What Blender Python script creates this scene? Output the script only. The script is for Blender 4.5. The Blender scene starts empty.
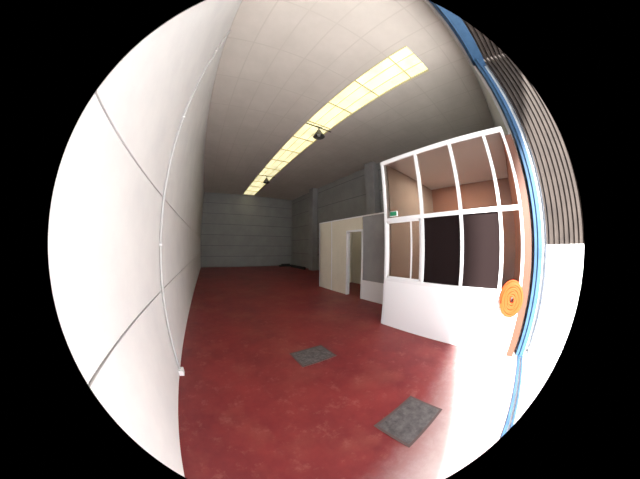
import bpy, math, random
from mathutils import Matrix, Vector
random.seed(4)
# ---------------- calibrated layout (metres) ----------------
h=1.6
XL,XR,H,YB=-0.59,7.11,5.74,15.15
XO,ZT,ZM,ZS,YO=3.105,3.386,2.136,0.965,2.308
YF=-0.42      # inner face of the entrance wall
sc=bpy.context.scene
sc.view_settings.view_transform='Standard'
sc.view_settings.look='None'

# ---------------- materials ----------------
def nmat(name,col,rough=.6,metal=0.,noise=None,bump=0.,spec=.5,emit=None,es=0.):
    m=bpy.data.materials.new(name);m.use_nodes=True
    nt=m.node_tree;b=nt.nodes['Principled BSDF']
    b.inputs['Base Color'].default_value=(*col,1);b.inputs['Roughness'].default_value=rough
    b.inputs['Metallic'].default_value=metal;b.inputs['Specular IOR Level'].default_value=spec
    if noise:
        col2,scale=noise
        tc=nt.nodes.new('ShaderNodeTexCoord')
        n=nt.nodes.new('ShaderNodeTexNoise');n.inputs['Scale'].default_value=scale;n.inputs['Detail'].default_value=6;n.inputs['Roughness'].default_value=.65
        nt.links.new(tc.outputs['Object'],n.inputs['Vector'])
        r=nt.nodes.new('ShaderNodeValToRGB');r.color_ramp.elements[0].position=.35;r.color_ramp.elements[1].position=.65
        r.color_ramp.elements[0].color=(*col,1);r.color_ramp.elements[1].color=(*col2,1)
        nt.links.new(n.outputs['Fac'],r.inputs['Fac']);nt.links.new(r.outputs['Color'],b.inputs['Base Color'])
        if bump:
            bp=nt.nodes.new('ShaderNodeBump');bp.inputs['Strength'].default_value=bump;bp.inputs['Distance'].default_value=.01
            nt.links.new(n.outputs['Fac'],bp.inputs['Height']);nt.links.new(bp.outputs['Normal'],b.inputs['Normal'])
    if emit:
        b.inputs['Emission Color'].default_value=(*emit,1);b.inputs['Emission Strength'].default_value=es
    return m
M_white=nmat('white_painted_concrete',(.82,.82,.81),.7,noise=((.76,.76,.76),2.0),bump=.05)
M_joint=nmat('joint_mortar',(.22,.22,.23),.9)
M_grey=nmat('grey_concrete_panel',(.35,.35,.35),.8,noise=((.29,.29,.30),1.5))
M_frame=nmat('white_lacquered_frame',(.84,.84,.85),.4)
M_panel=nmat('white_infill_panel',(.90,.90,.91),.45)
M_cream=nmat('cream_partition_board',(.78,.73,.60),.6,noise=((.74,.69,.56),3))
M_terra=nmat('terracotta_render',(.44,.16,.08),.8,noise=((.34,.12,.07),2))
M_inner=nmat('office_inner_wall',(.46,.37,.30),.8,noise=((.40,.31,.24),1))
M_inner2=nmat('office_inner_back',(.42,.20,.12),.8,noise=((.35,.16,.10),1.5))
M_black=nmat('black_blind',(.010,.005,.005),.8,spec=.12)
M_blue=nmat('blue_steel',(.028,.070,.14),.6,noise=((.04,.095,.18),5),spec=.25)
M_brown=nmat('brown_timber',(.10,.035,.018),.6)
M_corr=nmat('brown_corrugated_steel',(.050,.040,.035),.8,noise=((.036,.029,.026),4),spec=.15)
M_hatch=nmat('hatch_steel',(.060,.054,.054),.6,noise=((.13,.115,.115),14),bump=.5)
M_hframe=nmat('hatch_frame',(.10,.06,.055),.6)
M_pipe=nmat('conduit_grey',(.50,.50,.50),.5)
M_ground=nmat('pavement_concrete',(.66,.65,.64),.9,noise=((.60,.59,.58),2))
M_green=nmat('exit_green',(.02,.22,.10),.4,emit=(.02,.4,.2),es=.1)
M_orange=nmat('orange_rubber',(.50,.055,.010),.7,spec=.2)
M_lamp=nmat('lamp_metal',(.06,.06,.055),.5)
M_lglass=nmat('lamp_glass',(.5,.5,.5),.3)
M_dark=nmat('dark_timber',(.03,.028,.028),.8)
M_alu=nmat('rooflight_rib',(.62,.57,.34),.5)
M_wall_out=nmat('front_concrete',(.6,.6,.6),.8,noise=((.54,.54,.54),2))
def lines_mat(name,base,line,axis,step,off=0.,w=.02,base2=None,rough=.75):
    """panel wall with painted joint every `step` metres along an axis"""
    m=nmat(name,base,rough,noise=(base2 or tuple(c*.85 for c in base),1.3));nt=m.node_tree;b=nt.nodes['Principled BSDF']
    ramp=[n for n in nt.nodes if n.type=='VALTORGB'][0];tc=[n for n in nt.nodes if n.type=='TEX_COORD'][0]
    sp=nt.nodes.new('ShaderNodeSeparateXYZ');nt.links.new(tc.outputs['Object'],sp.inputs[0])
    src=None
    for ax,st in zip(axis,step):
        a=nt.nodes.new('ShaderNodeMath');a.operation='ADD';a.inputs[1].default_value=off+100*st
        nt.links.new(sp.outputs[ax],a.inputs[0])
        d=nt.nodes.new('ShaderNodeMath');d.operation='MODULO';d.inputs[1].default_value=st;nt.links.new(a.outputs[0],d.inputs[0])
        l=nt.nodes.new('ShaderNodeMath');l.operation='LESS_THAN';l.inputs[1].default_value=w;nt.links.new(d.outputs[0],l.inputs[0])
        if src is None: src=l
        else:
            mx=nt.nodes.new('ShaderNodeMath');mx.operation='MAXIMUM';nt.links.new(src.outputs[0],mx.inputs[0]);nt.links.new(l.outputs[0],mx.inputs[1]);src=mx
    mix=nt.nodes.new('ShaderNodeMix');mix.data_type='RGBA'
    nt.links.new(src.outputs[0],mix.inputs[0]);nt.links.new(ramp.outputs['Color'],mix.inputs[6]);mix.inputs[7].default_value=(*line,1)
    nt.links.new(mix.outputs[2],b.inputs['Base Color'])
    return m
M_back=lines_mat('back_panel_wall',(.34,.345,.34),(.19,.195,.20),['Z'],[.82],w=.045)
M_right=lines_mat('right_panel_wall',(.34,.345,.34),(.19,.195,.20),['Z'],[1.07],w=.04)
M_ceil=lines_mat('ceiling_tiles',(.64,.595,.545),(.56,.52,.47),['X','Y'],[.6,1.2],w=.03,base2=(.58,.54,.49))
# red floor
M_floor=nmat('red_floor_paint',(.24,.030,.030),.32,spec=.5)
nt=M_floor.node_tree;b=nt.nodes['Principled BSDF'];b.inputs['Specular IOR Level'].default_value=.4
tc=nt.nodes.new('ShaderNodeTexCoord')
def noise(sc_,det,ro):
    n=nt.nodes.new('ShaderNodeTexNoise');n.inputs['Scale'].default_value=sc_;n.inputs['Detail'].default_value=det;n.inputs['Roughness'].default_value=ro
    nt.links.new(tc.outputs['Object'],n.inputs['Vector']);return n
n1=noise(.8,8,.7);n2=noise(5,9,.78);n4=noise(1.3,6,.6)
r1=nt.nodes.new('ShaderNodeValToRGB');e=r1.color_ramp.elements;e[0].position=.32;e[0].color=(.145,.013,.019,1);e[1].position=.68;e[1].color=(.27,.036,.034,1)
nt.links.new(n1.outputs['Fac'],r1.inputs['Fac'])
r2=nt.nodes.new('ShaderNodeValToRGB');e=r2.color_ramp.elements;e[0].position=.54;e[0].color=(0,0,0,1);e[1].position=.76;e[1].color=(.8,.8,.8,1)
nt.links.new(n2.outputs['Fac'],r2.inputs['Fac'])
mx=nt.nodes.new('ShaderNodeMix');mx.data_type='RGBA';nt.links.new(r2.outputs['Color'],mx.inputs[0]);nt.links.new(r1.outputs['Color'],mx.inputs[6]);mx.inputs[7].default_value=(.36,.14,.11,1)
# worn brownish traffic area in the hall
r4=nt.nodes.new('ShaderNodeValToRGB');e=r4.color_ramp.elements;e[0].position=.50;e[0].color=(0,0,0,1);e[1].position=.64;e[1].color=(.35,.35,.35,1)
nt.links.new(n4.outputs['Fac'],r4.inputs['Fac'])
m4=nt.nodes.new('ShaderNodeMix');m4.data_type='RGBA';nt.links.new(r4.outputs['Color'],m4.inputs[0]);nt.links.new(mx.outputs[2],m4.inputs[6]);m4.inputs[7].default_value=(.30,.085,.06,1)
# sun glare at the doorway, painted into the floor colour as a pale fade
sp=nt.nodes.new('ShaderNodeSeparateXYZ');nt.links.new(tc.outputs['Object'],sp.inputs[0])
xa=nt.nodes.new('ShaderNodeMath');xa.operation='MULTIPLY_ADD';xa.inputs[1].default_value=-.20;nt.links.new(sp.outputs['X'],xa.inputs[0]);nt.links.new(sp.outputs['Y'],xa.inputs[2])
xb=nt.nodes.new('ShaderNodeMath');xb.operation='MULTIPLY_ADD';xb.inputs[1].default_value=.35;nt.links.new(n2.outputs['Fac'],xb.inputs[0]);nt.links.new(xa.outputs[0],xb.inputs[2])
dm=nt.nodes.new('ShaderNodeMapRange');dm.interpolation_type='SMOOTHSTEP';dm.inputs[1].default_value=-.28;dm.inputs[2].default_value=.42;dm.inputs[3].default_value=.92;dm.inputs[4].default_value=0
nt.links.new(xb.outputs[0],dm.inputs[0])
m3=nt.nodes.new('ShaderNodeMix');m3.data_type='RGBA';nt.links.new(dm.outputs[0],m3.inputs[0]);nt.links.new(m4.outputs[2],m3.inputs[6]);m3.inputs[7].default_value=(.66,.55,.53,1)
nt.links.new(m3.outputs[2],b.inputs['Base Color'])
rr=nt.nodes.new('ShaderNodeMapRange');rr.inputs[3].default_value=.28;rr.inputs[4].default_value=.6;nt.links.new(n2.outputs['Fac'],rr.inputs[0]);nt.links.new(rr.outputs[0],b.inputs['Roughness'])
# glass (thin, tinted)
def glass(name,tint):
    m=bpy.data.materials.new(name);m.use_nodes=True;nt=m.node_tree;nt.nodes.clear()
    o=nt.nodes.new('ShaderNodeOutputMaterial');t=nt.nodes.new('ShaderNodeBsdfTransparent');t.inputs[0].default_value=(*tint,1)
    g=nt.nodes.new('ShaderNodeBsdfGlossy');g.inputs['Roughness'].default_value=.03
    x=nt.nodes.new('ShaderNodeMixShader');fr=nt.nodes.new('ShaderNodeFresnel');fr.inputs[0].default_value=1.4
    nt.links.new(fr.outputs[0],x.inputs[0]);nt.links.new(t.outputs[0],x.inputs[1]);nt.links.new(g.outputs[0],x.inputs[2]);nt.links.new(x.outputs[0],o.inputs[0])
    return m
M_glass=glass('clear_glass',(.82,.80,.78))
# rooflight translucent sheet
M_sky=nmat('rooflight_polycarbonate',(.8,.78,.5),.5,emit=(1,.91,.54),es=.95)
nt=M_sky.node_tree;b=nt.nodes['Principled BSDF'];tc=nt.nodes.new('ShaderNodeTexCoord');n=nt.nodes.new('ShaderNodeTexNoise');n.inputs['Scale'].default_value=2.5;n.inputs['Detail'].default_value=5
nt.links.new(tc.outputs['Object'],n.inputs['Vector']);mr=nt.nodes.new('ShaderNodeMapRange');mr.inputs[1].default_value=.3;mr.inputs[2].default_value=.7;mr.inputs[3].default_value=.66;mr.inputs[4].default_value=1.3
nt.links.new(n.outputs['Fac'],mr.inputs[0]);nt.links.new(mr.outputs[0],b.inputs['Emission Strength'])

# ---------------- mesh helpers ----------------
def make(name,verts,faces,mats,fm=None,parent=None,smooth=False):
    me=bpy.data.meshes.new(name);me.from_pydata(verts,[],faces);me.update()
    for m in (mats if isinstance(mats,list) else [mats]): me.materials.append(m)
    if fm:
        for p,i in zip(me.polygons,fm): p.material_index=i
    if smooth:
        for p in me.polygons: p.use_smooth=True
    o=bpy.data.objects.new(name,me);bpy.context.collection.objects.link(o)
    if parent: o.parent=parent
    return o
def boxes(name,bl,mats,parent=None,bevel=0.):
    """bl: list of (x0,x1,y0,y1,z0,z1[,mat])"""
    V=[];F=[];FM=[]
    for b in bl:
        x0,x1,y0,y1,z0,z1=b[:6];k=b[6] if len(b)>6 else 0;s=len(V)
        V+=[(x0,y0,z0),(x1,y0,z0),(x1,y1,z0),(x0,y1,z0),(x0,y0,z1),(x1,y0,z1),(x1,y1,z1),(x0,y1,z1)]
        F+=[tuple(s+i for i in f) for f in ((0,3,2,1),(4,5,6,7),(0,1,5,4),(1,2,6,5),(2,3,7,6),(3,0,4,7))];FM+=[k]*6
    o=make(name,V,F,mats,FM,parent)
    if bevel:
        m=o.modifiers.new('bevel','BEVEL');m.width=bevel;m.segments=2;m.limit_method='ANGLE'
    return o
def tube(name,pts,r,mat,parent=None,closed=False):
    cu=bpy.data.curves.new(name+'_c','CURVE');cu.dimensions='3D';cu.bevel_depth=r;cu.bevel_resolution=4;cu.use_fill_caps=True
    s=cu.splines.new('POLY');s.points.add(len(pts)-1)
    for p,q in zip(s.points,pts): p.co=(*q,1)
    s.use_cyclic_u=closed
    o=bpy.data.objects.new(name,cu);bpy.context.collection.objects.link(o)
    dg=bpy.context.evaluated_depsgraph_get();me=bpy.data.meshes.new_from_object(o.evaluated_get(dg))
    bpy.data.objects.remove(o);bpy.data.curves.remove(cu)
    me.materials.clear();me.materials.append(mat)
    for p in me.polygons: p.use_smooth=True
    n=bpy.data.objects.new(name,me);bpy.context.collection.objects.link(n)
    if parent:n.parent=parent
    return n
def empty(name,loc=(0,0,0)):
    e=bpy.data.objects.new(name,None);e.location=loc;bpy.context.collection.objects.link(e);return e

# ---------------- room shell ----------------
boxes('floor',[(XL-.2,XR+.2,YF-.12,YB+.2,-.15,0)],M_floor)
bl=[(XL-.25,XL-.02,YF-.3,YB+.2,0,H,1)]
ys=[YF-.3,2.22,8.2,14.2,YB+.2];zs=[0,1.10,2.14,H]
g=.007
for i in range(len(ys)-1):
    for j in range(3):
        bl.append((XL-.02,XL,ys[i]+(g if i else 0),ys[i+1]-g,zs[j]+(g if j else 0),zs[j+1]-(g if j<2 else 0),0))
boxes('wall_left',bl,[M_white,M_joint],bevel=.004)
boxes('wall_back',[(XL,XR,YB,YB+.2,0,H)],M_back)
boxes('wall_right',[(XR,XR+.2,YF-.3,YB+.2,0,H)],M_right)
s1,s2,sy0,sy1=2.59,3.56,.65,YB-.25
boxes('ceiling',[(XL-.2,s1,YF-.3,YB+.2,H,H+.2),(s2,XR+.2,YF-.3,YB+.2,H,H+.2),(s1,s2,YF-.3,sy0,H,H+.2),(s1,s2,sy1,YB+.2,H,H+.2)],M_ceil)
rl=empty('rooflight')
boxes('translucent_sheet',[(s1,s2,sy0,sy1,H+.04,H+.06)],M_sky,rl)
bl=[];y=sy0+.55
while y<sy1: bl.append((s1,s2,y-.014,y+.014,H+.01,H+.04));y+=1.15
bl+=[(s1+.31,s1+.318,sy0,sy1,H+.02,H+.04),(s1+.64,s1+.648,sy0,sy1,H+.02,H+.04)]
bl+=[(s1,s1+.03,sy0,sy1,H-.01,H+.04),(s2-.03,s2,sy0,sy1,H-.01,H+.04)]
boxes('ribs',bl,M_alu,rl)
boxes('concrete_column',[(XR-.4,XR,5.55,6.1,0,H)],M_grey,bevel=.01)
boxes('concrete_column',[(XR-.4,XR,11.0,11.5,0,H)],M_grey,bevel=.01)
ZH=5.05
boxes('wall_front',[(XL,3.42,YF-.3,YF,ZH+.25,H),(3.42,XR,YF-.3,YF,0,H),(XL-.02,XL+.12,YF-.3,YF-.05,0,ZH+.25)],M_wall_out)

# blue steel door frame
df=empty('door_frame')
boxes('jamb_right',[(3.16,3.40,YF-.20,YF-.06,0,ZH+.26),(3.12,3.16,YF-.16,YF-.12,0,ZH)],M_blue,df,bevel=.006)
boxes('header',[(XL+.12,3.40,YF-.30,YF-.06,ZH,ZH+.26),(XL+.12,3.40,YF-.06,YF-.02,ZH+.1,ZH+.14)],M_blue,df,bevel=.006)
boxes('floor_track',[(XL+.12,3.14,YF-.14,YF-.10,0,.02),(XL+.12,3.14,YF-.20,YF-.17,0,.02)],M_blue,df)
# corrugated-clad return wall outside, with ribbed canopy over the entrance
fd=empty('wall_exterior')
def corr(name,base,du,dv,L,W,pitch,amp,nrm,mat,parent):
    n=int(L/pitch*8);V=[];F=[]
    base=Vector(base);du=Vector(du);dv=Vector(dv);nrm=Vector(nrm)
    for i in range(n+1):
        ph=(i%8)/8;a=amp*(1 if ph<.4 else (-1 if .5<=ph<.9 else 0))
        p=base+du*(L*i/n)+nrm*a
        V+=[tuple(p),tuple(p+dv*W)]
    for i in range(n): F.append((2*i,2*i+2,2*i+3,2*i+1))
    o=make(name,V,F,mat,None,parent);m=o.modifiers.new('s','SOLIDIFY');m.thickness=.003;return o
corr('corrugated_cladding',(3.31,YF-.31,1.62),(0,-1,0),(0,0,1),7.0,5.8,.10,.022,(1,0,0),M_corr,fd)
boxes('glare_plinth',[(3.28,3.48,YF-7.3,YF-.31,-.01,1.62)],M_panel,fd)  # white colour stands in for sun glare on the lower cladding
boxes('core',[(3.345,3.48,YF-7.3,YF-.31,1.62,7.4)],M_wall_out,fd)
cn=empty('entrance_canopy')
corr('corrugated_soffit',(XL,YF-.305,ZH+.08),(0,-1,0),(1,0,0),.80,3.875,.10,.022,(0,0,1),M_corr,cn)
boxes('fascia',[(XL,3.285,YF-1.18,YF-1.13,ZH+.02,ZH+.3)],M_corr,cn)

# ---------------- glazed office ----------------
of=empty('glazed_office')
ye=-.30
Ym=[YO,1.486,.752,.079]
fw=.028
bl=[]
for y in Ym: bl.append((XO,XO+.08,y-fw,y+fw,0,ZT))
bl.append((XO,XO+.08,ye-.0,ye+.05,0,ZT))
bl+=[(XO-.005,XO+.085,ye,YO+fw,ZT-.06,ZT+.02),(XO+.002,XO+.078,ye,YO,ZM-.035,ZM+.035),(XO-.01,XO+.085,ye,YO,ZS-.03,ZS+.03)]
boxes('frame',bl,M_frame,of,bevel=.004)
bl=[(XO-.004,XO+.06,ye+.05,YO-fw,0.0,ZS-.03)]
boxes('lower_infill',bl,M_panel,of)
yy=[ye+.05]+[.079,.752,1.486,YO]
boxes('upper_glass',[(XO+.035,XO+.041,yy[i]+.02,yy[i+1]-.02,ZM+.03,ZT-.05) for i in range(4)],M_glass,of)
boxes('lower_glass',[(XO+.035,XO+.041,yy[i]+.02,yy[i+1]-.02,ZS+.03,ZM-.03) for i in (0,3)],M_glass,of)
boxes('black_boards',[(XO+.035,XO+.05,yy[i]+.02,yy[i+1]-.02,ZS+.03,ZM-.03) for i in (1,2)],M_black,of)
y0,y1=yy[3]+.03,yy[4]-.03
boxes('inner_sash',[(XO+.02,XO+.06,y0,y0+.035,ZS+.03,ZM-.035),(XO+.02,XO+.06,y1-.035,y1,ZS+.03,ZM-.035),(XO+.02,XO+.06,y0,y1,ZS+.03,ZS+.065),(XO+.02,XO+.06,y0,y1,ZM-.07,ZM-.035),(XO+.03,XO+.05,y0+.2,y0+.23,ZS+.03,ZM-.035)],M_frame,of)
boxes('end_wall',[(XO+.08,XR-.02,YO-.04,YO+.03,0,ZT)],M_panel,of)
boxes('roof_slab',[(XO+.09,XR-.02,ye+.02,YO-.05,ZT-.03,ZT+.01)],M_panel,of)
boxes('inner_back_wall',[(5.6,5.66,ye+.02,YO-.05,0,ZT-.04)],M_inner2,of)
boxes('inner_end_lining',[(XO+.1,5.6,YO-.07,YO-.045,0,ZT-.04)],M_inner,of)
boxes('inner_front_lining',[(XO+.1,5.6,ye-.0,ye+.04,0,ZT-.04)],M_terra,of)
boxes('corner_post',[(XO-.01,XO+.10,ye-.12,ye,0,ZT-.15)],M_brown,of,bevel=.005)
boxes('inner_counter',[(4.9,5.58,.1,2.0,.0,.95),(4.85,5.6,.05,2.05,.95,1.0)],M_inner,of)
li=bpy.data.lights.new('office_fill_light','AREA');li.energy=50;li.size=.8;li.color=(1,.93,.84)  # unseen fill light, added to brighten the office interior behind the glass
lo=bpy.data.objects.new('office_fill_light',li);lo.location=(4.4,1.2,ZT-.08);bpy.context.collection.objects.link(lo)
lo.parent=of
es=empty('emergency_exit_sign')
boxes('sign_body',[(XO-.04,XO-.005,1.99,2.16,ZM+.05,ZM+.15)],M_frame,es,bevel=.004)
boxes('sign_face',[(XO-.044,XO-.04,2.0,2.15,ZM+.06,ZM+.14)],M_green,es)

# ---------------- cream partition room ----------------
cp=empty('partition_room')
xc,zc=4.25,2.53
yA,yB2,yC=6.4,4.75,4.05
boxes('boards',[(xc,xc+.08,yB2,yA,0,zc),(xc,xc+.08,yC,yB2,2.12,zc),(xc,XR,yA-.08,yA,0,zc)],M_cream,cp)
bl=[]
for y in (5.6,): bl.append((xc-.008,xc,y-.02,y+.02,0,zc))
bl+=[(xc-.02,xc+.1,yB2-.03,yB2+.03,0,2.15),(xc-.02,xc+.1,yC-.03,yC+.03,0,2.15),(xc-.02,xc+.1,yC,yB2,2.09,2.15),(xc-.015,xc+.09,YO+.05,yA+.01,zc,zc+.04),(xc-.012,xc,yA-.03,yA+.01,0,zc)]
boxes('trim_battens',bl,M_frame,cp)
boxes('grey_bay',[(xc,xc+.08,YO+.05,yC-.03,.6,zc)],M_grey,cp)
boxes('bay_plinth',[(xc-.01,xc+.08,YO+.05,yC-.03,0,.6)],M_panel,cp)
boxes('door_leaf',[(xc+.1,xc+.9,yC+.0,yC+.045,0.01,2.08)],M_cream,cp)
boxes('inner_wall',[(xc+1.7,xc+1.76,YO+.05,yA-.1,0,zc)],M_cream,cp)

# ---------------- ceiling lamps ----------------
def lamp(x,y):
    r=empty('hanging_ceiling_lamp',(x,y,H))
    boxes('bracket',[(-.52,.52,-.02,.02,-.03,-.01),(-.12,.12,-.02,.02,-.02,.01),(-.015,.015,-.015,.015,-.16,0)],M_lamp,r)
    N=24
    for nm,prof,mt in (('reflector',[(.03,-.14),(.07,-.17),(.09,-.24),(.15,-.33),(.19,-.42),(.20,-.43),(.17,-.42),(.05,-.25)],M_lamp),('bulb',[(.0,-.40),(.05,-.39),(.06,-.33),(.04,-.25)],M_lglass)):
        V=[];F=[]
        for (a,z) in prof:
            for k in range(N): V.append((a*math.cos(2*math.pi*k/N),a*math.sin(2*math.pi*k/N),z))
        for i in range(len(prof)-1):
            for k in range(N): F.append((i*N+k,i*N+(k+1)%N,(i+1)*N+(k+1)%N,(i+1)*N+k))
        make(nm,V,F,mt,None,r,True)
lamp(3.12,4.75);lamp(3.12,10.3)

# ---------------- floor hatches ----------------
def hatch(x0,x1,y0,y1):
    r=empty('floor_hatch')
    t=.025
    boxes('rim',[(x0,x1,y0,y0+t,0,.006),(x0,x1,y1-t,y1,0,.006),(x0,x0+t,y0+t,y1-t,0,.006),(x1-t,x1,y0+t,y1-t,0,.006)],M_hframe,r)
    boxes('cover_plate',[(x0+t,x1-t,y0+t,y1-t,0,.007)],M_hatch,r)
    bl=[]
    n=9;m=6
    for i in range(n):
        for j in range(m):
            cx=x0+t+(x1-x0-2*t)*(i+.5)/n;cy=y0+t+(y1-y0-2*t)*(j+.5)/m
            bl.append((cx-.018,cx+.018,cy-.005,cy+.005,.007,.010) if (i+j)%2 else (cx-.005,cx+.005,cy-.018,cy+.018,.007,.010))
    boxes('tread_ribs',bl,M_hatch,r)
hatch(1.03,1.62,.23,.65);hatch(1.03,1.60,1.93,2.35)

# ---------------- conduit on left wall ----------------
cd=empty('electrical_conduit')
tube('pipe',[(XL+.024,2.22,.06),(XL+.024,2.22,H-.01)],.017,M_pipe,cd)
boxes('clips',[(XL+.004,XL+.046,2.20,2.24,z,z+.02) for z in (1.6,3.2,4.8)]+[(XL+.004,XL+.07,2.17,2.27,0.001,.08)],M_frame,cd,bevel=.004)

# ---------------- thick hose coil hung at office corner ----------------
hc=empty('orange_hose_coil')
pts=[]
for lay in range(4):
    for k in range(9*28):
        a=2*math.pi*k/28;t=k/28/9
        if lay%2: t=1-t
        rr=.215-.018*lay*.4-.155*t+.006*math.sin(k*.37+lay)
        pts.append((XO-.035-.026*lay,-.15+rr*math.cos(a)*.9,.88+rr*1.2*math.sin(a)))
tube('coil',pts,.014,M_orange,hc)
boxes('hook',[(XO-.16,XO-.012,-.165,-.135,.915,.93)],M_lamp,hc)
boxes('timber_planks',[(5.7,6.9,14.3,14.6,0,.12),(5.9,6.6,14.35,14.55,.12,.22),(6.45,6.6,11.7,13.9,0,.18)],M_dark,bevel=.005)

# ---------------- outside ----------------
boxes('pavement',[(-25,30,-40,YF-.12,-.2,-.02)],M_ground)

# ---------------- light ----------------
w=bpy.data.worlds.new('sky');sc.world=w;w.use_nodes=True
bg=w.node_tree.nodes['Background'];bg.inputs[0].default_value=(.94,.96,1,1);bg.inputs[1].default_value=4.2
sl=bpy.data.lights.new('sun','SUN');sl.energy=30;sl.angle=.09;sl.color=(1,.98,.94)
so=bpy.data.objects.new('sun',sl);bpy.context.collection.objects.link(so);so.location=(0,-10,10)
so.rotation_euler=Vector((1,.36,-.75)).to_track_quat('-Z','Y').to_euler()

# ---------------- camera : circular fisheye lens ----------------
yaw,pitch,roll,f,bb=.5667,.0181,.0043,191.165,.0081
F=Vector((math.sin(yaw)*math.cos(pitch),math.cos(yaw)*math.cos(pitch),math.sin(pitch)))
R=Vector((math.cos(yaw),-math.sin(yaw),0));U=R.cross(F)
R2=R*math.cos(roll)+U*math.sin(roll);U2=-R*math.sin(roll)+U*math.cos(roll)
cam=bpy.data.cameras.new('camera');co=bpy.data.objects.new('camera',cam);bpy.context.collection.objects.link(co)
co.matrix_world=Matrix([[R2[0],U2[0],-F[0],0],[R2[1],U2[1],-F[1],0],[R2[2],U2[2],-F[2],h],[0,0,0,1]])
cam.type='PANO';cam.sensor_fit='HORIZONTAL';cam.sensor_width=36;cam.sensor_height=36*479/640
cam.shift_x=4/640;cam.shift_y=5.5/640
cam.clip_start=.02
tg=cam if hasattr(cam,'panorama_type') else cam.cycles
tg.panorama_type='FISHEYE_LENS_POLYNOMIAL'
ff=f*36/640
tg.fisheye_polynomial_k0=0;tg.fisheye_polynomial_k1=-1/ff;tg.fisheye_polynomial_k2=0;tg.fisheye_polynomial_k3=-bb/ff**3;tg.fisheye_polynomial_k4=0
q=268/f;tg.fisheye_fov=2*q*(1+bb*q*q)
sc.camera=co
